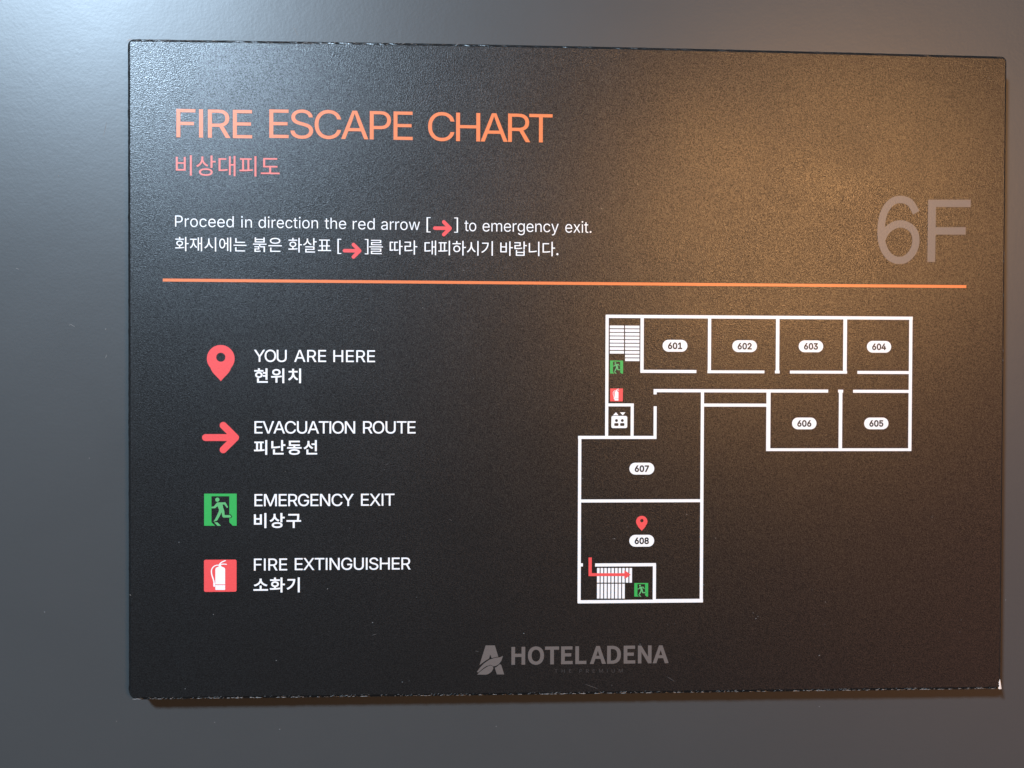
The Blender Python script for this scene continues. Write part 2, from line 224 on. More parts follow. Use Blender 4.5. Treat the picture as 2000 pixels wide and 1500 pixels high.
 48148: [[84,136,497,136,497,735,417,735,417,502,165,502,165,735,84,735],[417,437,417,204,165,204,165,437],[649,-76,730,-76,730,392,875,392,875,462,730,462,730,811,649,811]],
 48521: [[155,495,745,495,745,797,665,797,665,710,235,710,235,797,155,797],[665,647,665,559,235,559,235,647],[135,211,350,211,350,135,137,135,137,-67,191,-67,370,-63,438,-56,503,-44,495,17,435,5,374,-2,216,-6,216,78,428,78,428,264,476,264,476,204,677,204,677,-75,758,-75,758,270,489,270,489,361,850,361,850,426,49,426,49,361,408,361,408,270,135,270]],
 48708: [[693,-77,775,-77,775,811,693,811],[99,136,517,136,517,735,436,735,436,502,180,502,180,735,99,735],[436,437,436,204,180,204,180,437]],
 49332: [[266,711,262,662,250,616,231,573,205,534,173,499,135,468,92,442,44,423,84,357,159,393,222,442,249,471,272,502,292,537,308,574,343,511,391,458,451,416,521,384,563,447,516,465,474,489,437,517,406,550,381,586,362,626,350,668,346,712,346,780,266,780],[656,348,737,348,737,550,868,550,868,618,737,618,737,811,656,811],[176,-67,769,-67,769,-1,256,-1,256,95,737,95,737,308,175,308,175,243,657,243,657,156,176,156,176,-1]],
 49345: [[390,246,333,238,283,225,241,206,207,183,183,156,168,123,163,87,168,51,183,19,207,-9,241,-32,283,-50,333,-64,390,-72,455,-75,519,-72,576,-64,626,-50,668,-32,701,-9,725,19,740,51,745,87,740,123,725,156,701,183,668,206,626,225,576,238,519,246,455,249],[543,178,579,170,610,159,634,145,651,128,662,109,666,87,662,65,651,46,634,29,610,16,579,5,543,-3,455,-10,366,-3,330,5,300,16,276,29,258,46,247,65,243,87,247,109,258,128,276,145,300,159,330,170,366,178,455,184],[265,675,261,624,249,576,230,531,205,489,173,452,136,419,93,391,45,370,88,305,126,322,161,342,223,393,272,456,307,529,342,465,390,409,449,363,518,329,561,393,515,413,473,438,437,468,405,502,380,540,361,580,349,623,345,668,345,765,265,765],[656,273,737,273,737,513,868,513,868,581,737,581,737,811,656,811]],
 49440: [[697,602,504,602,504,534,697,534,697,147,778,147,778,810,697,810],[272,648,267,598,256,549,236,503,210,460,178,422,140,388,98,360,50,338,93,274,131,291,166,312,198,337,228,365,277,430,313,505,348,437,396,378,455,330,524,294,568,358,522,379,480,405,443,437,412,473,386,512,368,555,356,599,352,645,352,757,272,757],[209,-57,799,-57,799,10,290,10,290,221,209,221]],
 49548: [[407,106,49,106,49,39,853,39,853,106,487,106,487,322,407,322],[404,683,396,629,375,578,343,529,301,486,252,448,197,417,139,393,80,378,116,311,167,324,217,343,265,368,311,397,353,431,390,469,422,511,447,557,472,511,504,469,542,431,584,397,630,368,678,343,728,324,779,311,815,378,756,393,698,417,643,448,593,486,551,529,518,578,497,629,489,683,489,751,404,751]],
 49884: [[693,-77,775,-77,775,811,693,811],[282,575,278,512,264,451,242,391,213,335,178,285,137,240,92,203,44,175,94,108,132,130,168,157,202,190,233,226,261,266,286,310,307,356,325,405,342,359,363,315,388,274,416,236,446,202,479,172,514,146,551,125,600,190,552,217,508,253,468,296,433,345,404,398,382,455,369,515,364,575,364,734,282,734]],
 50640: [[725,-76,803,-76,803,811,725,811],[273,657,296,645,315,625,332,598,345,565,355,525,361,480,363,428,361,377,355,331,345,291,332,258,315,231,296,211,273,199,248,195,223,199,201,211,182,231,166,258,153,291,143,331,137,377,135,428,137,480,143,525,153,565,166,598,182,625,201,645,223,657,248,661],[207,731,171,715,139,689,111,653,89,609,73,556,63,496,60,428,63,361,73,300,89,247,111,202,139,167,171,140,207,124,248,119,287,124,323,138,354,162,381,194,403,234,420,282,432,337,437,399,548,399,548,-31,625,-31,625,792,548,792,548,466,437,466,431,525,419,579,402,625,380,664,353,695,322,718,287,732,248,736]],
 50948: [[291,765,248,755,209,740,176,718,149,692,130,661,117,625,113,586,117,547,130,512,149,481,176,455,209,433,248,417,291,407,338,404,386,407,429,417,468,433,501,455,528,481,548,512,560,547,565,586,560,625,548,661,528,692,501,718,468,740,429,755,386,765,338,769],[370,700,398,694,424,683,445,670,463,653,476,633,484,611,487,586,484,562,476,539,463,520,445,503,424,490,398,480,370,474,338,472,307,474,279,480,254,490,233,503,215,520,202,539,194,562,191,586,194,611,202,633,215,653,233,670,254,683,279,694,307,700,338,702],[695,-76,775,-76,775,810,695,810],[303,266,303,-49,384,-49,384,271,511,282,637,301,631,362,481,344,328,335,47,329,58,261]],
 51008: [[49,278,850,278,850,344,49,344],[381,777,320,768,267,754,222,734,186,708,159,678,143,643,137,604,143,564,159,529,186,499,222,474,267,453,320,439,381,430,449,426,517,430,578,439,631,453,676,474,712,499,739,529,755,564,761,604,755,643,739,678,712,708,676,734,631,754,578,768,517,777,449,780],[544,707,583,698,616,685,642,669,661,650,673,628,677,604,673,579,661,557,642,538,616,522,583,510,544,501,449,493,355,501,316,510,283,522,256,538,237,557,225,579,221,604,225,628,237,650,256,669,283,685,316,698,355,707,449,715],[152,-57,761,-57,761,10,233,10,233,200,152,200]],
 51116: [[533,-31,611,-31,611,384,726,384,726,-76,805,-76,805,811,726,811,726,453,611,453,611,792,533,792],[61,639,232,639,232,571,229,505,220,442,205,383,184,329,156,280,123,236,84,199,39,169,90,106,123,128,153,155,181,184,205,217,245,292,274,378,302,302,342,235,392,180,453,137,501,200,457,228,418,262,386,303,359,349,338,399,323,454,314,511,311,571,311,639,472,639,472,706,61,706]],
 52824: [[693,-76,775,-76,775,811,693,811],[294,657,89,657,89,591,295,591,295,524,291,466,278,410,257,356,230,305,196,259,157,219,113,185,66,158,111,95,148,116,184,141,217,170,247,204,275,240,299,281,320,323,336,369,354,326,375,286,427,213,491,154,526,130,563,111,608,174,560,199,516,232,476,271,442,315,414,363,393,415,380,468,375,524,375,591,577,591,577,657,375,657,375,794,294,794]],
 54364: [[122,308,272,308,272,98,49,98,49,31,853,31,853,98,625,98,625,308,775,308,775,375,639,375,639,662,777,662,777,728,120,728,120,662,257,662,257,375,122,375],[353,308,544,308,544,98,353,98],[559,662,559,375,338,375,338,662]],
 54588: [[695,-76,776,-76,776,811,695,811],[329,148,476,158,623,176,618,237,475,224,475,649,573,649,573,716,71,716,71,649,169,649,169,213,48,212,57,143],[395,649,395,220,247,214,247,649]],
 54616: [[264,526,223,514,186,496,154,472,129,443,109,408,97,369,93,325,97,282,109,243,129,208,154,178,186,154,223,136,264,125,310,122,355,125,396,136,433,154,464,178,490,208,509,243,521,282,525,325,521,369,509,408,490,443,464,472,433,496,396,514,355,526,310,529],[339,459,365,452,388,440,409,423,425,404,438,380,445,354,448,325,445,297,438,270,425,247,409,227,388,211,365,199,339,192,310,189,281,192,254,199,230,211,210,227,193,247,181,270,173,297,171,325,173,354,181,380,193,404,210,423,230,440,254,452,281,459,310,462],[650,-76,730,-76,730,378,875,378,875,446,730,446,730,811,650,811],[268,669,44,669,44,602,567,602,567,669,349,669,349,800,268,800]],
 54788: [[259,585,220,576,186,561,157,541,133,517,116,488,105,455,101,419,105,382,116,350,133,321,157,296,186,276,220,261,259,252,301,249,344,252,382,261,417,276,446,296,470,321,487,350,498,382,502,419,498,455,487,488,470,517,446,541,417,561,382,576,344,585,301,588],[351,516,391,495,405,479,416,461,423,441,425,419,423,396,416,375,405,357,391,342,351,320,301,313,251,320,212,342,197,357,186,375,180,396,177,419,180,441,186,461,197,479,212,495,251,516,301,524],[547,323,697,323,697,133,778,133,778,810,697,810,697,575,547,575,547,508,697,508,697,388,547,388],[262,702,50,702,50,636,547,636,547,702,342,702,342,811,262,811],[209,-57,799,-57,799,10,290,10,290,192,209,192]],
 54868: [[373,515,415,495,430,480,441,463,449,443,451,422,449,400,441,380,430,363,415,349,373,329,320,322,265,329,224,349,208,363,197,380,190,400,187,422,190,443,197,463,208,480,224,495,265,515,320,523],[275,583,234,574,199,560,169,541,144,517,126,489,115,457,111,422,114,390,123,361,137,336,156,313,181,294,209,279,242,268,278,261,278,164,38,161,51,92,313,97,459,108,604,128,598,188,481,175,360,167,360,261,396,267,429,278,458,294,482,313,502,335,516,361,525,390,528,422,525,457,513,489,495,517,470,541,440,560,404,574,364,583,320,586],[651,-76,732,-76,732,366,871,366,871,434,732,434,732,811,651,811],[278,703,54,703,54,637,583,637,583,703,360,703,360,809,278,809]],
}]
DIGIT_SPACING = [[0,634,1269],[0,634,1269],[0,634,1269],[0,634,1269],[0,634,1269],[0,634,1269],[0,634,1269],[0,634,1269]]
TEXTS = [
 ["title_lettering","orange",0,[[0,"FIRE",[0,574,833,1461],21.08,54.36,250.93,263.48,0,1.09],[0,"ESCAPE",[0,586,1211,1925,2597,3219],61.96,125.77,251.27,263.97,0,1.09],[0,"CHART",[0,714,1438,2109,2738],132.66,188.86,251.1,263.88,0,1.09]]],
 ["korean_subtitle","coral",0,[[1,"비상대피도",[0,902,1804,2706,3608],20.84,66.5,233.98,242.98,1]]],
 ["english_instruction","white",-7,[[0,"Proceed",[0,622,985,1566,2120,2686,3251],20.48,46.23,211.21,216.18,0],[0,"in",[0,233],49.53,54.28,211.14,216.06,0],[0,"direction",[0,594,827,1190,1756,2310,2628,2861,3442],57.22,83.55,211.12,216.04,0],[0,"the",[0,318,892],86.51,96.08,211.01,215.94,0],[0,"red",[0,363,928],99.05,108.82,210.91,215.9,0],[0,"arrow",[0,545,908,1270,1852],111.75,129.08,210.86,215.88,0]]],
 ["korean_instruction","white",-1,[[1,"화재시에는",[0,902,1804,2706,3608],20.47,51.88,200.32,206.66,1],[1,"붉은",[0,902],54.73,67.55,200.29,206.79,1],[1,"화살표",[0,902,1804],70.37,89.39,200.22,206.75,1],[1,"를",[0],106.39,112.57,199.87,206.21,1],[1,"따라",[0,902],115.55,127.95,199.75,206.16,1],[1,"대피하시기",[0,902,1804,2706,3608],131.17,162.0,199.6,206.19,1],[1,"바랍니다.",[0,902,1804,2706,3608],165.36,191.76,199.63,206.17,1]]],
 ["arrow_bracket","white",-13,[[0,"[",[0],132.07,133.91,209.87,216.67,1]]],
 ["arrow_bracket","white",-13,[[0,"]",[0],144.51,146.24,209.87,216.68,1]]],
 ["arrow_bracket","white",-13,[[0,"[",[0],92.22,93.93,199.78,206.55,1]]],
 ["arrow_bracket","white",-13,[[0,"]",[0],104.42,106.04,199.73,206.56,1]]],
 ["english_instruction","white",-7,[[0,"to",[0,318],149.13,154.45,210.63,215.69,0],[0,"emergency",[0,565,1419,1985,2347,2942,3508,4081,4635],157.34,191.83,210.58,215.67,0],[0,"exit.",[0,565,1096,1329,1647],194.87,206.78,210.46,215.57,0]]],
 ["location_caption","white",4,[[0,"YOU",[0,661,1407],55.18,69.71,151.16,156.58,0,1.05],[0,"ARE",[0,672,1300],73.01,87.25,151.2,156.6,0,1.05],[0,"HERE",[0,724,1310,1938],90.45,109.1,151.21,156.58,0,1.05]]],
 ["location_caption_korean","white",17,[[1,"현위치",[0,902,1804],55.3,76.09,141.65,148.26,1]]],
 ["route_caption","white",4,[[0,"EVACUATION",[0,586,1258,1929,2643,3367,4039,4667,4926,5672],55.41,100.25,119.04,124.57,0,1.05],[0,"ROUTE",[0,629,1375,2099,2727],103.76,127.37,119.07,124.62,0,1.05]]],
 ["route_caption_korean","white",17,[[1,"피난동선",[0,902,1804,2706],55.19,83.29,109.46,116.09,1]]],
 ["exit_caption","white",4,[[0,"EMERGENCY",[0,586,1465,2051,2680,3408,3994,4727,5441],55.42,99.68,86.35,91.82,0,1.05],[0,"EXIT",[0,586,1250,1509],102.89,117.94,86.42,91.88,0,1.05]]],
 ["exit_caption_korean","white",17,[[1,"비상구",[0,902,1804],55.19,76.13,76.52,83.27,1]]],
 ["extinguisher_caption","white",4,[[0,"FIRE",[0,574,833,1461],55.19,69.98,57.41,62.81,0,1.05],[0,"EXTINGUISHER",[0,586,1250,1878,2137,2869,3598,4322,4581,5206,5929,6515],73.34,125.26,57.49,62.93,0,1.05]]],
 ["extinguisher_caption_korean","white",17,[[1,"소화기",[0,902,1804],54.96,75.58,47.47,54.21,1]]],
 ["hotel_name_lettering","grey",32,[[1,"HOTEL",[0,714,1441,2028,2606],171.05,205.37,13.68,21.84,0],[1,"ADENA",[0,596,1271,1848,2557],206.94,243.32,13.65,21.89,0]]],
 ["hotel_tagline","dim_grey",-14,[[0,"THE",[0,628,1352],190.86,198.51,9.76,11.35,0],[0,"PREMIUM",[0,622,1251,1837,2716,2975,3699],202.23,222.06,9.61,11.21,0]]],
]
BADGES = [["601",245.43,159.29,11.63,5.38],["602",277.67,159.27,11.49,5.43],["603",308.59,159.35,11.57,5.47],["604",340.56,159.3,11.41,5.44],["606",305.73,123.82,11.58,5.41],["605",339.56,123.87,11.44,5.43],["607",230.45,103.06,11.46,5.37],["608",230.57,70.01,11.48,5.36]]
PLAN_WALLS = {"top":[213.53,171.85,356.35,173.3],"left":[213.47,117.2,214.9,173.0],"stairR":[229.5,146.93,231.01,172.41],"r601b":[229.56,146.86,255.38,148.24],"w12":[260.62,146.82,262.11,172.38],"r602b":[260.5,146.86,286.95,148.13],"w23":[292.21,147.88,293.83,172.58],"w23cap":[291.86,146.84,294.06,148.16],"r603b":[298.87,146.82,325.63,148.14],"w34":[323.7,147.76,325.44,172.79],"r604b":[330.47,146.77,355.0,148.14],"right":[354.71,111.1,356.26,172.76],"cor":[235.67,138.03,316.81,139.47],"stub1":[235.67,137.03,237.11,139.0],"stub2":[321.47,138.07,323.87,139.42],"w65":[321.86,111.81,323.52,138.54],"corR":[328.52,138.03,355.08,139.4],"w1370":[257.52,42.1,258.99,138.36],"cor2":[258.31,131.49,288.77,132.92],"w606":[287.98,111.11,289.92,138.45],"bot6":[288.07,111.08,356.04,112.36],"elT":[214.42,131.52,226.6,132.87],"elR":[225.18,117.44,226.59,132.42],"sm":[235.74,116.67,237.14,131.6],"t607":[201.11,116.64,237.15,118.04],"l607":[201.18,41.72,202.61,117.66],"d78":[202.17,87.62,258.1,89.0],"botL":[201.34,41.47,236.32,42.93],"botR":[235.84,41.48,259.08,43.16],"stub3":[202.07,58.38,203.57,59.83],"stT":[209.18,58.28,237.17,59.74],"stR":[235.77,42.51,237.24,59.22]}
TREADS = [[[215.43,167.13,221.93,168.37],[215.43,165.45,221.94,166.69],[215.44,163.82,221.95,165.05],[215.45,162.18,221.96,163.42],[215.46,160.55,221.96,161.79],[215.46,158.92,221.97,160.15],[215.47,157.26,221.98,158.5],[215.48,155.6,221.99,156.84]],[[222.43,167.12,229.01,168.36],[222.43,165.47,229.02,166.7],[222.44,163.81,229.03,165.05],[222.45,162.17,229.04,163.41],[222.46,160.54,229.05,161.78],[222.47,158.88,229.05,160.12],[222.47,157.22,229.06,158.46],[222.48,155.56,229.07,156.8],[222.49,153.88,229.08,155.12],[222.5,152.22,229.09,153.46]],[[210.07,50.92,211.27,57.63],[211.73,50.91,212.93,57.62],[213.38,50.9,214.58,57.61],[215.03,50.89,216.23,57.6],[216.68,50.88,217.88,57.59],[218.34,50.86,219.54,57.58],[219.99,50.85,221.19,57.57],[221.64,50.84,222.85,57.56],[223.3,50.83,224.5,57.55],[224.96,50.82,226.16,57.54]],[[210.08,43.65,211.28,50.43],[211.73,43.63,212.93,50.42],[213.39,43.62,214.59,50.41],[215.04,43.61,216.24,50.39],[216.69,43.6,217.89,50.38],[218.35,43.58,219.55,50.37],[220.0,43.57,221.2,50.36],[221.66,43.56,222.86,50.35]]]
SHAPES = {
 'six': [[357.59,221.33],[355.03,225.48],[352.7,226.89],[350.12,227.33],[347.29,226.82],[344.61,224.77],[342.46,221.35],[341.34,216.81],[341.04,212.28],[341.46,207.76],[342.91,203.75],[345.2,200.87],[347.78,199.51],[349.84,199.28],[352.29,199.68],[354.98,201.72],[356.76,204.64],[357.5,208.18],[357.0,211.7],[355.26,214.2],[352.54,215.68],[349.96,216.06],[347.39,215.5],[344.83,213.96],[342.84,211.8],[341.66,209.27]],
 'F': [[363.13,227.39],[383.31,227.64],[383.34,224.23],[366.86,224.04],[366.86,214.76],[381.09,214.91],[381.05,211.45],[366.82,211.3],[366.67,198.68],[363.0,198.65]],
 'pin_c': [40.52,152.51],
 'pin_tip': [40.54,142.44],
 'pin_h': [40.55,153.15],
 'arrow': [[33.69,117.21],[46.65,117.22],[41.6,122.57],[47.03,117.19],[41.6,111.95]],
 'exit': [[33.18,92.08],[47.57,92.05],[47.56,77.63],[45.86,77.63],[44.3,79.22],[44.3,81.02],[44.98,81.02],[45.63,81.7],[44.91,82.71],[44.3,82.81],[44.3,90.88],[36.43,90.9],[36.43,79.25],[38.05,77.66],[33.17,77.68]],
 'head': [[39.04,89.38],[39.99,89.38]],
 'body': [[38.94,88.14],[42.54,88.2],[42.88,87.78],[43.76,86.06],[43.62,85.71],[43.22,85.68],[42.13,87.16],[41.38,87.23],[41.59,85.92],[42.13,84.27],[42.26,82.47],[44.64,82.47],[45.25,81.71],[44.85,81.33],[41.72,81.34],[41.25,81.79],[40.88,83.72],[40.16,82.07],[38.94,80.0],[37.44,79.46],[37.38,79.66],[37.85,80.35],[38.73,82.07],[39.55,83.86],[39.79,84.83],[39.12,86.48],[38.06,85.52],[36.43,85.5],[36.43,86.21],[37.45,86.35]],
 'foot': [[37.65,79.21],[39.07,79.24],[40.63,77.65],[39.07,77.66]],
 'ext_box': [33.11,47.99,47.52,62.43],
 'bottle': [[39.74,59.76],[40.69,59.75],[40.9,59.34],[42.19,58.78],[42.47,58.22],[42.47,51.32],[38.14,51.35],[38.14,58.25],[38.38,58.8],[39.61,59.35]],
 'base': [[38.14,51.04],[42.47,51.01],[42.47,49.04],[42.25,48.83],[38.34,48.86],[38.14,49.07]],
 'hose': [[40.15,59.96],[38.72,59.93],[37.64,59.5],[36.82,58.67],[36.44,57.57],[36.52,56.05],[36.98,54.39],[37.43,53.01],[37.63,51.49]],
 'nozzle': [[37.63,51.76],[37.66,50.66]],
 'lever': [[39.95,60.31],[40.9,61.27],[42.53,61.98]],
 'handle': [[40.22,60.28],[41.71,60.44],[43.07,60.32]],
 'neck': [[40.22,60.45],[40.22,59.62]],
 'logo_a': [[159.31,22.66],[163.5,22.62],[165.08,17.46],[164.1,17.31],[162.05,16.79],[161.42,18.43],[160.89,16.64],[159.68,15.95],[157.94,14.73],[156.54,13.65]],
 'logo_leaf': [[155.39,10.62],[156.9,12.71],[158.64,14.49],[161.07,16.15],[163.87,17.01],[165.85,17.17],[167.25,17.84],[166.44,15.46],[165.39,14.06],[164.0,13.26],[162.95,13.04],[161.66,13.75],[159.69,13.19],[158.29,12.27],[155.97,10.24]],
 'logo_leaf2': [[155.51,9.38],[156.44,10.35],[158.53,11.99],[160.39,13.14],[161.67,13.52],[162.72,12.97],[162.83,12.1],[162.14,10.71],[160.75,9.62],[159.47,9.29]],
 'logo_leg': [[163.49,12.4],[164.35,12.86],[165.86,14.06],[166.49,13.54],[167.79,9.31],[164.47,9.35]],
 'route': [[206.14,62.48],[207.63,62.47],[207.67,55.28],[223.08,55.19],[223.09,53.86],[206.18,53.96]],
 'route_head': [[222.63,56.52],[224.35,55.46],[225.44,54.54],[224.36,53.63],[222.65,52.62]],
 'elev_box': [216.33,121.6,223.63,127.17],
 'elev_heads': [[218.68,125.06],[221.36,125.06]],
 'elev_bodies': [[217.66,122.58,219.63,123.89],[220.34,122.59,222.31,123.9]],
 'tri_up': [[217.07,127.44],[219.61,127.45],[218.38,128.85]],
 'tri_dn': [[220.22,128.81],[222.76,128.81],[221.54,127.4]],
 'exitA': [215.58,146.49,221.57,152.42],
 'exitB': [227.24,44.39,233.64,50.62],
 'extA': [215.71,133.81,221.54,139.69],
 'pinS': [230.52,78.84,230.55,74.59,230.57,79.24],
 'exit_box': [33.17,77.65,47.57,92.06],
 'arr1': [135.0,211.78,143.64,211.81],
 'arr2': [94.59,201.26,103.09,201.25],
 'divider': [15.07,187.65,381.57,187.19],
 'specks': [[22.15,70.33],[37.27,37.81],[108.26,33.51],[24.8,4.53],[121.67,6.39],[0.74,46.83],[130.54,175.91],[153.49,143.86],[264.62,71.08],[218.0,71.05],[201.42,155.22],[202.16,147.53],[207.36,136.81],[203.3,98.5],[231.06,98.93],[251.26,81.96],[259.28,49.65],[284.64,34.8],[316.27,41.19],[230.03,22.55],[282.48,36.48],[283.69,33.87],[148.96,192.92],[211.43,221.39],[176.66,27.99],[227.79,232.76],[391.34,283.87],[334.27,260.74],[344.39,287.23],[108.51,165.61],[88.04,48.97],[65.21,16.77],[313.57,16.5],[366.27,80.39]],
 'streaks': [[107.81,27.7,110.11,28.38],[113.66,104.65,115.5,105.58],[206.19,136.58,208.06,137.05],[154.55,20.26,156.41,19.77],[209.79,221.14,211.66,221.86],[142.32,80.47,144.17,79.3],[216.82,71.06,218.7,71.05],[204.18,4.71,211.25,2.04],[241.95,7.81,246.71,4.92],[90.24,136.04,91.15,134.89]],
 'wall_specks': [[-10.58,-14.57],[34.07,-15.67],[63.86,-19.34],[282.42,298.43],[-36.11,235.83],[-31.4,167.74],[-15.16,166.02],[409.43,38.31],[164.45,-19.41],[318.6,-12.12],[-1.91,70.22],[-2.65,30.8],[209.45,295.56],[-9.05,216.03],[-22.64,106.82],[-42.86,36.2]],
 'wall_streaks': [[-55.69,193.81,-53.71,192.93],[-31.4,168.42,-28.74,166.85],[-16.1,253.3,-14.3,262.38],[-15.41,152.37,-14.51,154.65],[69.64,306.42,72.36,301.01]],
}

# ------------------------------------------------------------------ mesh helpers
def make(name, verts, faces, mat, parent=None, smooth=False):
    me = bpy.data.meshes.new(name)
    me.from_pydata([tuple(v) for v in verts], [], faces)
    me.materials.append(M[mat]); me.update()
    if smooth:
        me.polygons.foreach_set('use_smooth', [True] * len(me.polygons))
    o = bpy.data.objects.new(name, me); COL.objects.link(o)
    if parent: o.parent = parent
    return o

LAYER = {1: 0.06, 2: 0.12, 3: 0.18}     # print layers above the face, mm

def winding(cs, x, y):
    w = 0
    for c in cs:
        n = len(c)
        for i in range(n):
            x0, y0 = c[i]; x1, y1 = c[(i + 1) % n]
            if y0 <= y < y1:
                if (x1 - x0) * (y - y0) - (x - x0) * (y1 - y0) > 0: w += 1
            elif y1 <= y < y0:
                if (x1 - x0) * (y - y0) - (x - x0) * (y1 - y0) < 0: w -= 1
    return w

def area(c):
    return sum(c[i][0] * c[(i + 1) % len(c)][1] - c[(i + 1) % len(c)][0] * c[i][1] for i in range(len(c))) / 2

def fill(contours):
    """triangulate contours (mm or font units), non-zero winding"""
    vs, es = [], []
    for c in contours:
        b = len(vs); n = len(c)
        vs += [Vector((p[0], p[1])) for p in c]
        es += [(b + i, b + (i + 1) % n) for i in range(n)]
    ov, oe, of, _a, _b, _c = geometry.delaunay_2d_cdt(vs, es, [], 0, 1e-6, False)
    tris = []
    for f in of:
        cx = sum(ov[i][0] for i in f) / len(f); cy = sum(ov[i][1] for i in f) / len(f)
        if winding(contours, cx, cy) != 0: tris.append(tuple(f))
    return [(v[0], v[1]) for v in ov], tris

class Print:
    """collects flat printed shapes, then stands them on the sign face as one thin sheet"""
    def __init__(self): self.v = []; self.f = []
    def add(self, pts, tris, layer=1):
        b = len(self.v); z = LAYER[layer]
        self.v += [pv(x, y, z) for x, y in pts]
        for t in tris:
            a, c, d = t[0], t[1], t[2]
            cr = (pts[c][0]-pts[a][0])*(pts[d][1]-pts[a][1]) - (pts[c][1]-pts[a][1])*(pts[d][0]-pts[a][0])
            self.f.append(tuple(b + i for i in (t if cr > 0 else t[::-1])))
        return self
    def shape(self, contours, layer=1):
        p, t = fill(contours); return self.add(p, t, layer)
    def rect(self, r, layer=1, rad=0.0):
        if rad <= 0:
            x0, y0, x1, y1 = r
            return self.add([(x0, y0), (x1, y0), (x1, y1), (x0, y1)], [(0, 1, 2), (0, 2, 3)], layer)
        return self.shape([round_rect(r, rad)], layer)
    def build(self, name, mat, parent): return make(name, self.v, self.f, mat, parent)

def round_rect(r, rad, n=8):
    x0, y0, x1, y1 = r; out = []
    for cx, cy, a0 in ((x1 - rad, y1 - rad, 0), (x0 + rad, y1 - rad, 90), (x0 + rad, y0 + rad, 180), (x1 - rad, y0 + rad, 270)):
        for k in range(n + 1):
            a = math.radians(a0 + 90 * k / n); out.append((cx + rad * math.cos(a), cy + rad * math.sin(a)))
    return out
def circle(cx, cy, r, n=36, rev=False):
    c = [(cx + r * math.cos(2 * math.pi * k / n), cy + r * math.sin(2 * math.pi * k / n)) for k in range(n)]
    return c[::-1] if rev else c
def smooth_path(p, n=6):
    out = []
    for i in range(len(p) - 1):
        p0 = p[max(i - 1, 0)]; p1 = p[i]; p2 = p[i + 1]; p3 = p[min(i + 2, len(p) - 1)]
        for k in range(n):
            t = k / n; q = []
            for d in (0, 1):
                q.append(0.5 * (2*p1[d] + (p2[d]-p0[d])*t + (2*p0[d]-5*p1[d]+4*p2[d]-p3[d])*t*t + (3*p1[d]-p0[d]-3*p2[d]+p3[d])*t**3))
            out.append(tuple(q))
    out.append(tuple(p[-1])); return out
def stroke(p, w, cap='round'):
    """outline of a line of width w; w may be a pair (start, end)"""
    w0, w1 = (w, w) if not isinstance(w, tuple) else w
    n = len(p); L, Rr = [], []
    for i in range(n):
        a = p[max(i - 1, 0)]; b = p[min(i + 1, n - 1)]
        dx, dy = b[0] - a[0], b[1] - a[1]; l = math.hypot(dx, dy) or 1e-9
        h = (w0 + (w1 - w0) * i / (n - 1)) / 2; nx, ny = -dy / l * h, dx / l * h
        L.append((p[i][0] + nx, p[i][1] + ny)); Rr.append((p[i][0] - nx, p[i][1] - ny))
    out = list(Rr)
    if cap == 'round':
        a0 = math.atan2(Rr[-1][1] - p[-1][1], Rr[-1][0] - p[-1][0])
        out += [(p[-1][0] + w1 / 2 * math.cos(a0 + math.pi * k / 8), p[-1][1] + w1 / 2 * math.sin(a0 + math.pi * k / 8)) for k in range(1, 8)]
    out += L[::-1]
    if cap == 'round':
        a0 = math.atan2(L[0][1] - p[0][1], L[0][0] - p[0][0])
        out += [(p[0][0] + w0 / 2 * math.cos(a0 + math.pi * k / 8), p[0][1] + w0 / 2 * math.sin(a0 + math.pi * k / 8)) for k in range(1, 8)]
    return out

# ---- lettering
GL = {(f, ch): [list(zip(c[0::2], c[1::2])) for c in v] for f in (0, 1) for ch, v in GLYPHS[f].items()}
_gc = {}
def glyph(f, ch, off):
    """triangulated glyph in font units, made heavier or lighter by off units"""
    key = (f, ord(ch))
    if (key, off) in _gc: return _gc[(key, off)]
    cs = GL[key]
    big = max(cs, key=lambda c: abs(area(c)))
    s = 1 if area(big) > 0 else -1
    res = []
    for c in cs:
        n = len(c); q = []
        for i in range(n):
            a, b, d = c[i - 1], c[i], c[(i + 1) % n]
            u = (b[0]-a[0], b[1]-a[1]); v = (d[0]-b[0], d[1]-b[1])
            lu = math.hypot(*u) or 1; lv = math.hypot(*v) or 1
            n1 = (u[1]/lu*s, -u[0]/lu*s); n2 = (v[1]/lv*s, -v[0]/lv*s)
            mx, my = n1[0]+n2[0], n1[1]+n2[1]; k = 1 + n1[0]*n2[0] + n1[1]*n2[1]
            k = max(k, 0.5)
            q.append((b[0] + mx/k*off, b[1] + my/k*off))
        res.append(q)
    _gc[(key, off)] = (res, fill(res))
    return _gc[(key, off)]

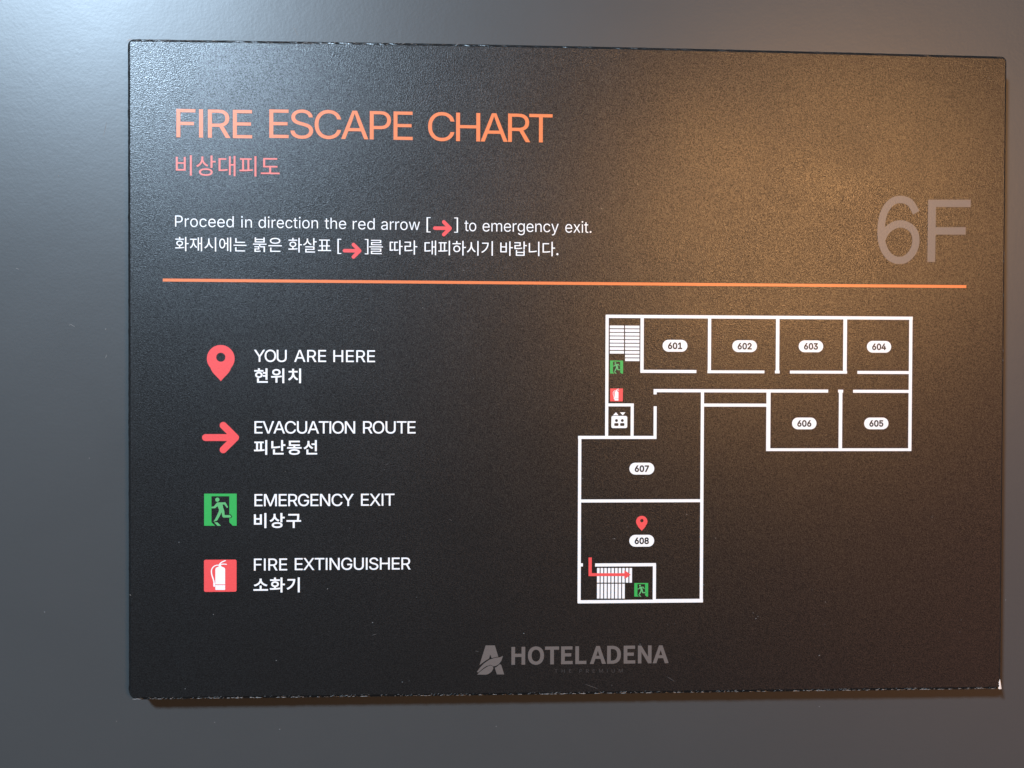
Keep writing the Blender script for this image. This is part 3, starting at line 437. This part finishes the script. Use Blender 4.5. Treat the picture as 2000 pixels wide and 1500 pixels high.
def set_word(pr, spec, off, layer=1):
    f, txt, pos, l, r, b, t, boxed = spec[:8]
    wide = spec[8] if len(spec) > 8 else 0
    gs = [glyph(f, ch, off) for ch in txt]
    xs = lambda g: [p[0] for c in g[0] for p in c]
    ys = lambda g: [p[1] for c in g[0] for p in c]
    if not boxed:
        cap = glyph(f, 'H', off)
        sc = (t - b) / (max(ys(cap)) - min(ys(cap))); y0 = b - min(ys(cap)) * sc
    else:
        lo = min(min(ys(g)) for g in gs); hi = max(max(ys(g)) for g in gs)
        sc = (t - b) / (hi - lo); y0 = b - lo * sc
    first = min(xs(gs[0])); last = max(xs(gs[-1])) + pos[-1]
    nat = (last - first) * sc
    if len(txt) == 1: sx, tr = sc * (r - l) / nat, 0.0
    else:
        # share the misfit between letter width and letter spacing
        sx = sc * max(0.90, min(1.10, ((r - l) / nat) ** 0.6))
        if wide: sx = sc * wide
        tr = ((r - l) - (last - first) * sx) / (len(txt) - 1)
    for i, g in enumerate(gs):
        ox = l + (pos[i] - first) * sx + tr * i
        pr.add([(ox + p[0] * sx, y0 + p[1] * sc) for p in g[1][0]], g[1][1], layer)

# ------------------------------------------------------------------ the wall
def build_wall():
    x0, x1, z0, z1, th = -0.9, 1.3, -0.7, 0.95, 0.05
    v = [(x0, 0, z0), (x1, 0, z0), (x1, 0, z1), (x0, 0, z1), (x0, th, z0), (x1, th, z0), (x1, th, z1), (x0, th, z1)]
    f = [(0, 1, 2, 3), (5, 4, 7, 6), (4, 0, 3, 7), (1, 5, 6, 2), (3, 2, 6, 7), (4, 5, 1, 0)]
    o = make("wall", v, f, 'wall'); o["kind"] = "structure"
    o["label"] = "smooth satin dark grey wall behind the black fire escape sign"
    # paint specks and hairline scratches on the wall
    vs, fs = [], []
    def fleck(x, y, ln, w, ang, h=0.12):
        b = len(vs); n = 8
        vs.append(Vector((x / 1000, -h / 1000, y / 1000)))
        for k in range(n):
            a = 2 * math.pi * k / n; px, py = ln / 2 * math.cos(a) * R.uniform(0.8, 1.1), w / 2 * math.sin(a)
            q = (x + px * math.cos(ang) - py * math.sin(ang), y + px * math.sin(ang) + py * math.cos(ang))
            vs.append(Vector((q[0] / 1000, 0.00001, q[1] / 1000)))
        for k in range(n): fs.append((b, b + 1 + k, b + 1 + (k + 1) % n))
    for x, y in SHAPES['wall_specks']: fleck(x, y, R.uniform(0.5, 0.8), R.uniform(0.3, 0.5), R.uniform(0, 3))
    for a, b, c, d in SHAPES['wall_streaks']:
        fleck((a + c) / 2, (b + d) / 2, math.hypot(c - a, d - b), 0.28, math.atan2(d - b, c - a), 0.06)
    s = make("dust_specks", vs, fs, 'dust', o); s["kind"] = "stuff"
build_wall()

# ------------------------------------------------------------------ the sign
sign = bpy.data.objects.new("fire_escape_sign", None)
COL.objects.link(sign)
sign.location = (0, 0, 0); sign.empty_display_size = 0.02
sign["label"] = "black rectangular fire escape chart board with orange title and white floor plan on grey wall"
sign["category"] = "sign"

def outline(step=0.28):
    """closed outline of the board, counter-clockwise, with outward normals: (x, y, nx, ny, side)"""
    rad = {'bl': 3.3, 'br': 1.8, 'tr': 1.8, 'tl': 1.85}
    pts = []
    g = 0.85               # the crimped edge flares out a little behind the face
    def line(a, b, nrm, side):
        L = math.hypot(b[0] - a[0], b[1] - a[1]); n = int(L / step)
        for k in range(n):
            t = k / n; x = a[0] + (b[0] - a[0]) * t; y = a[1] + (b[1] - a[1]) * t
            if side == 'top': y += 0.85 * math.sin(math.pi * min(1, max(0, x / BW))) ** 1.0   # the board bows a little
            pts.append((x, y, nrm[0], nrm[1], side))
    def arc(cx, cy, r, a0, side):
        n = max(6, int(r * 1.57 / step))
        for k in range(n):
            a = math.radians(a0 + 90 * k / n)
            pts.append((cx + r * math.cos(a), cy + r * math.sin(a), math.cos(a), math.sin(a), side))
    line((rad['bl'], 0), (BW - rad['br'], 0), (0, -1), 'bottom'); arc(BW - rad['br'], rad['br'], rad['br'], 270, 'corner')
    line((BW, rad['br']), (BW, BH - rad['tr']), (1, 0), 'right'); arc(BW - rad['tr'], BH - rad['tr'], rad['tr'], 0, 'corner')
    line((BW - rad['tr'], BH), (rad['tl'], BH), (0, 1), 'top'); arc(rad['tl'], BH - rad['tl'], rad['tl'], 90, 'corner')
    line((0, BH - rad['tl']), (0, rad['bl']), (-1, 0), 'left'); arc(rad['bl'], rad['bl'], rad['bl'], 180, 'corner')
    return [(x + nx * g, y + ny * g, nx, ny, s) for x, y, nx, ny, s in pts]
OUT = outline()
EDGE = 1.75
def build_board():
    n = len(OUT)
    v = [pv(x - nx * EDGE, y - ny * EDGE, 0) for x, y, nx, ny, s in OUT]
    # front face as a fan-free triangulation
    cs = [[(x - nx * EDGE, y - ny * EDGE) for x, y, nx, ny, s in OUT]]
    make("face_board", v, [tuple(range(n))], 'film', sign)
    # wrapped edge: rounded band with crimped film, then the plain side down to the wall
    rings = 12; vs, fs = [], []
    u = 0.0
    for i, (x, y, nx, ny, side) in enumerate(OUT):
        px, py = OUT[i - 1][0], OUT[i - 1][1]; u += math.hypot(x - px, y - py) if i else 0
        amp = {'top': 0.42, 'bottom': 0.32, 'left': 0.46, 'right': 0.06, 'corner': 0.10}[side]
        for k in range(rings + 1):
            t = k / rings; a = t * math.pi / 2
            rr = EDGE * (0.15 * (1 - math.sin(a)) + 0.85 * (1 - t)); zz = -EDGE * (0.15 * (1 - math.cos(a)) + 0.85 * t)
            env = math.sin(math.pi * min(1, t * 1.02)) ** 0.7 if 0 < t < 1 else 0.0
            # diagonal creases running along the edge
            cu = t * 3.4 - u * 0.40
            h = noise.noise((cu * 1.15, u * 0.11, 3.1)) + 0.5 * noise.noise((cu * 2.6 + 7, u * 0.3, 9.2))
            h = (abs(h) ** 0.8) * (1 if h > 0 else -1) * amp * env
            ox = (-rr + h * math.sin(a)); oz = zz + h * math.cos(a)
            vs.append(pv(x + nx * ox, y + ny * ox, oz))
        vs.append(pv(x, y, -DEPTH + 0.02))
    rw = rings + 2
    for i in range(n):
        j = (i + 1) % n
        for k in range(rw - 1):
            fs.append((i * rw + k, i * rw + k + 1, j * rw + k + 1, j * rw + k))
    make("edge_band", vs, fs, 'film', sign, smooth=True)
build_board()

# scuffed film along the edges: pale slivers where the white core shows, plus painted crease glints along the top
def build_scuffs_and_glints():
    vs, fs = [], []
    def sliver(x, y, z, ln, w, ang):
        b = len(vs); c, s = math.cos(ang), math.sin(ang)
        for px, py, pz in ((-ln / 2, 0, 0), (0, -w / 2, 0), (ln / 2, 0, 0), (0, w / 2, 0), (0, 0, 0.05)):
            vs.append(pv(x + px * c - py * s, y + px * s + py * c, z + pz))
        fs.extend([(b, b + 1, b + 4), (b + 1, b + 2, b + 4), (b + 2, b + 3, b + 4), (b + 3, b, b + 4)])
    x = 2.0
    while x < BW - 2:                         # bottom edge, nearly continuous fray
        dens = 0.5 + 0.5 * noise.noise((x * 0.03, 5.0, 0.0))
        if R.random() < 0.80 * dens + 0.32:
            sliver(x, R.uniform(-0.42, -0.10), -1.05, R.uniform(0.9, 2.4), R.uniform(0.14, 0.28), R.uniform(-0.02, 0.07))
        if R.random() < 0.55 * dens + 0.05:
            sliver(x, R.uniform(0.1, 0.95), -0.1, R.uniform(0.8, 1.9), R.uniform(0.06, 0.12), R.uniform(0.2, 0.5))
        x += R.uniform(0.35, 0.9)
    x = 0.8
    while x < BW * 0.42:                      # top edge: pale slivers paint the light caught by short creases, thinning out to the right
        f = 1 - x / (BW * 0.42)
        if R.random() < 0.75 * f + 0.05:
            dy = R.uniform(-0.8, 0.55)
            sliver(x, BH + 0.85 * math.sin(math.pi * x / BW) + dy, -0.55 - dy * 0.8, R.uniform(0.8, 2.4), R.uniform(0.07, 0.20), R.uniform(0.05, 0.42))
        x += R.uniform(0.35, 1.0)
    sliver(0.35, BH - 0.05, -0.25, 2.2, 0.7, 0.5)
    y = 142.0
    while y < 204:                            # dotted wear on the right edge
        if R.random() < 0.35:
            sliver(BW - R.uniform(0.2, 0.7), y, -0.4, R.uniform(0.4, 1.3), 0.14, math.pi / 2)
        y += R.uniform(0.8, 1.8)
    o = make("edge_scuffs_and_glints", vs, fs, 'scuff_and_glint', sign); o["kind"] = "stuff"
    # torn lower right corner
    q = [(-1.0, 4.7), (-0.62, 3.2), (-0.05, -0.1), (-1.1, -0.15), (-1.9, 0.35), (-1.35, 0.6), (-1.45, 1.2), (-1.2, 1.5), (-1.55, 2.1), (-1.35, 2.6), (-1.6, 3.1), (-1.3, 3.7)]
    vs = [pv(BW + 0.35 + x, y - 0.1, 0.15 - 0.2 * max(0, 1 + x)) for x, y in q] + [pv(BW - 0.7, 1.6, 0.22)]
    fs = [(i, (i + 1) % len(q), len(q)) for i in range(len(q))]
    fs = [f[::-1] for f in fs]
    make("torn_corner", vs, fs, 'nick', sign)
build_scuffs_and_glints()

def build_dust():
    vs, fs = [], []
    def fleck(x, y, ln, w, ang, h=0.1):
        b = len(vs); n = 7
        vs.append(pv(x, y, 0.2 + h))
        for k in range(n):
            a = 2 * math.pi * k / n; px, py = ln / 2 * math.cos(a) * R.uniform(0.8, 1.1), w / 2 * math.sin(a)
            vs.append(pv(x + px * math.cos(ang) - py * math.sin(ang), y + px * math.sin(ang) + py * math.cos(ang), 0.2))
        for k in range(n): fs.append((b, b + 1 + k, b + 1 + (k + 1) % n))
    for x, y in SHAPES['specks']: fleck(x, y, R.uniform(0.45, 0.75), R.uniform(0.25, 0.4), R.uniform(-0.6, 0.6))
    for _ in range(60): fleck(R.uniform(3, BW - 3), R.uniform(3, BH - 3), R.uniform(0.2, 0.4), R.uniform(0.15, 0.25), R.uniform(0, 3))
    o = make("dust_specks", vs, fs, 'dust', sign); o["kind"] = "stuff"
    vs.clear(); fs.clear()
    for a, b, c, d in SHAPES['streaks']: fleck((a + c) / 2, (b + d) / 2, math.hypot(c - a, d - b), 0.26, math.atan2(d - b, c - a), 0.03)
    o = make("light_scratches", vs, fs, 'scratch', sign); o["kind"] = "stuff"
build_dust()

# ---- lettering lines
for name, mat, off, ws in TEXTS:
    pr = Print()
    for w in ws: set_word(pr, w, off)
    pr.build(name, mat, sign)

# floor number
pr = Print(); pr.shape([stroke(smooth_path(SHAPES['six']), 3.42, 'flat')])
f = SHAPES['F']; pr.shape([f]); pr.build("floor_number_lettering", 'grey', sign)
# divider
a = SHAPES['divider']; yc = (a[1] + a[3]) / 2
Print().rect((a[0], yc - 0.66, a[2], yc + 0.66)).build("divider_line", 'orange', sign)

# ---- symbols
def pin_contours(cx, cy, r, tx, ty, hx, hy, hr):
    c = []
    d = cy - ty; ang = math.acos(r / d) * 0.90
    a0 = -math.pi / 2 + ang; a1 = 1.5 * math.pi - ang
    for k in range(41):
        a = a0 + (a1 - a0) * k / 40; c.append((cx + r * math.cos(a), cy + r * math.sin(a)))
    p = c[-1]; q = c[0]
    # slightly bulged flanks down to the tip
    for k in range(1, 6):
        t = k / 6; bul = 0.16 * r * math.sin(math.pi * t) * (1 - t)
        c.append((p[0] + (tx - p[0]) * t - bul, p[1] + (ty - p[1]) * t))
    c.append((tx, ty))
    for k in range(5, 0, -1):
        t = k / 6; bul = 0.16 * r * math.sin(math.pi * t) * (1 - t)
        c.append((q[0] + (tx - q[0]) * t + bul, q[1] + (ty - q[1]) * t))
    return [c, circle(hx, hy, hr, 24, True)]
s = SHAPES
Print().shape(pin_contours(*s['pin_c'], 6.12, *s['pin_tip'], *s['pin_h'], 2.02)).build("location_pin_symbol", 'red', sign)
q = s['pinS']
Print().shape(pin_contours(q[0], q[1], 2.62, q[2], q[3], q[4], q[5], 0.75), 2).build("location_pin_symbol", 'red', sign)

def arrow_contours(tail, tip_c, barb1, barb2, w):
    return [stroke([tail, tip_c], w), stroke([barb1, tip_c], w), stroke([barb2, tip_c], w)]
ar = [tuple(p) for p in s['arrow']]
ym = (ar[0][1] + ar[3][1]) / 2
tail, tipc = (ar[0][0] + 0.1, ym), (ar[3][0], ym)
def arrow(x0, x1, yc):
    """same arrow, drawn from x0 to x1"""
    full0, full1 = tail[0] - 1.55, tipc[0] + 1.9
    k = (x1 - x0) / (full1 - full0)
    tr = lambda p: (x0 + (p[0] - full0) * k, yc + (p[1] - ym) * k)
    return [stroke([tr(tail), tr(tipc)], 3.1 * k), stroke([tr((ar[2][0], ym + 5.45)), tr(tipc)], 3.15 * k), stroke([tr((ar[4][0], ym - 5.45)), tr(tipc)], 3.15 * k)]
def uni(contours, pr, layer=1):
    # orient all the same way so that the union fills
    pr.shape([c if area(c) > 0 else c[::-1] for c in contours], layer); return pr
uni(arrow(tail[0] - 1.55, tipc[0] + 1.9, ym), Print()).build("route_arrow_symbol", 'red', sign)
for k in ('arr1', 'arr2'):
    g = s[k]; uni(arrow(g[0], g[2], (g[1] + g[3]) / 2), Print()).build("route_arrow_symbol", 'red', sign)

def xf(box, src):
    return lambda p: (box[0] + (p[0] - src[0]) / (src[2] - src[0]) * (box[2] - box[0]), box[1] + (p[1] - src[1]) / (src[3] - src[1]) * (box[3] - box[1]))
def exit_symbol(box):
    t = xf(box, s['exit_box'])
    fr = Print().shape([[t(p) for p in s['exit']]], 2).build("exit_symbol", 'green', sign)
    h0, h1 = t(s['head'][0]), t(s['head'][1])
    pr = Print(); uni([circle(h0[0], h0[1], h1[0] - h0[0], 20)], pr, 2)
    uni([[t(p) for p in s['body']]], pr, 2); uni([[t(p) for p in s['foot']]], pr, 2)
    pr.v = [v + Vector((0, -0.00006, 0)) for v in pr.v]
    pr.build("running_figure", 'pale_green', fr)
for k in ('exit_box', 'exitA', 'exitB'): exit_symbol(s[k])
def extinguisher_symbol(box, rad):
    t = xf(box, s['ext_box']); k = (box[2] - box[0]) / (s['ext_box'][2] - s['ext_box'][0])
    bx = Print().rect(box, 2, rad).build("extinguisher_symbol", 'red', sign)
    pr = Print()
    cs = [[t(p) for p in s['bottle']], [t(p) for p in s['base']],
          stroke([t(p) for p in smooth_path(s['hose'])], (0.42 * k, 0.62 * k)), stroke([t(p) for p in s['nozzle']], 0.85 * k),
          stroke([t(p) for p in smooth_path(s['lever'])], 0.5 * k), stroke([t(p) for p in smooth_path(s['handle'])], 0.42 * k), stroke([t(p) for p in s['neck']], 0.75 * k)]
    uni(cs, pr, 3)
    pr.build("white_extinguisher", 'white', bx)
extinguisher_symbol(s['ext_box'], 0.75); extinguisher_symbol(s['extA'], 0.12)

# lift symbol
b = s['elev_box']
pr = Print()
hd = [circle(x, y, 0.66, 16, True) for x, y in s['elev_heads']]
bd = [round_rect(r, 0.42, 4)[::-1] for r in s['elev_bodies']]
pr.shape([round_rect(b, 0.75)] + hd + bd, 1)
uni([s['tri_up']], pr); uni([s['tri_dn']], pr)
pr.build("lift_symbol", 'white', sign)

# hotel emblem
pr = Print()
for k in ('logo_a', 'logo_leaf', 'logo_leaf2', 'logo_leg'): uni([s[k]], pr)
pr.build("hotel_emblem", 'grey', sign)

# ---- floor plan
pr = Print()
uni([[(r[0], r[1]), (r[2], r[1]), (r[2], r[3]), (r[0], r[3])] for r in PLAN_WALLS.values()], pr)
pr.build("floor_plan_walls", 'white', sign)
for i, fl in enumerate(TREADS):
    a = fl[0]
    grp = None
    base = None
    w, h = a[2] - a[0], a[3] - a[1]
    me = None
    holder = bpy.data.objects.new("stair_flight", None); COL.objects.link(holder); holder.parent = sign
    holder.empty_display_size = 0.005
    for r in fl:
        if me is None:
            o = Print().rect((0, 0, w, h)).build("stair_tread", 'white', holder); me = o.data
        else:
            o = bpy.data.objects.new("stair_tread", me); COL.objects.link(o); o.parent = holder
        o.location = (r[0] / 1000, 0, r[1] / 1000)
for num, cx, cy, w, h in BADGES:
    w, h = 11.45, 5.42
    bo = Print().rect((cx - w / 2, cy - h / 2, cx + w / 2, cy + h / 2), 1, h / 2 - 0.02).build("room_badge", 'white', sign)
    bo["label"] = "white oval badge of room " + num
    pr = Print()
    set_word(pr, [0, num, DIGIT_SPACING[int(num) - 601], cx - 3.3, cx + 3.3, cy - 1.55, cy + 1.55, 1], 42, 2)
    pr.build("room_number", 'black', bo)
pr = Print(); uni([s['route']], pr, 2); uni([s['route_head']], pr, 3)
pr.build("escape_route_line", 'red', sign)
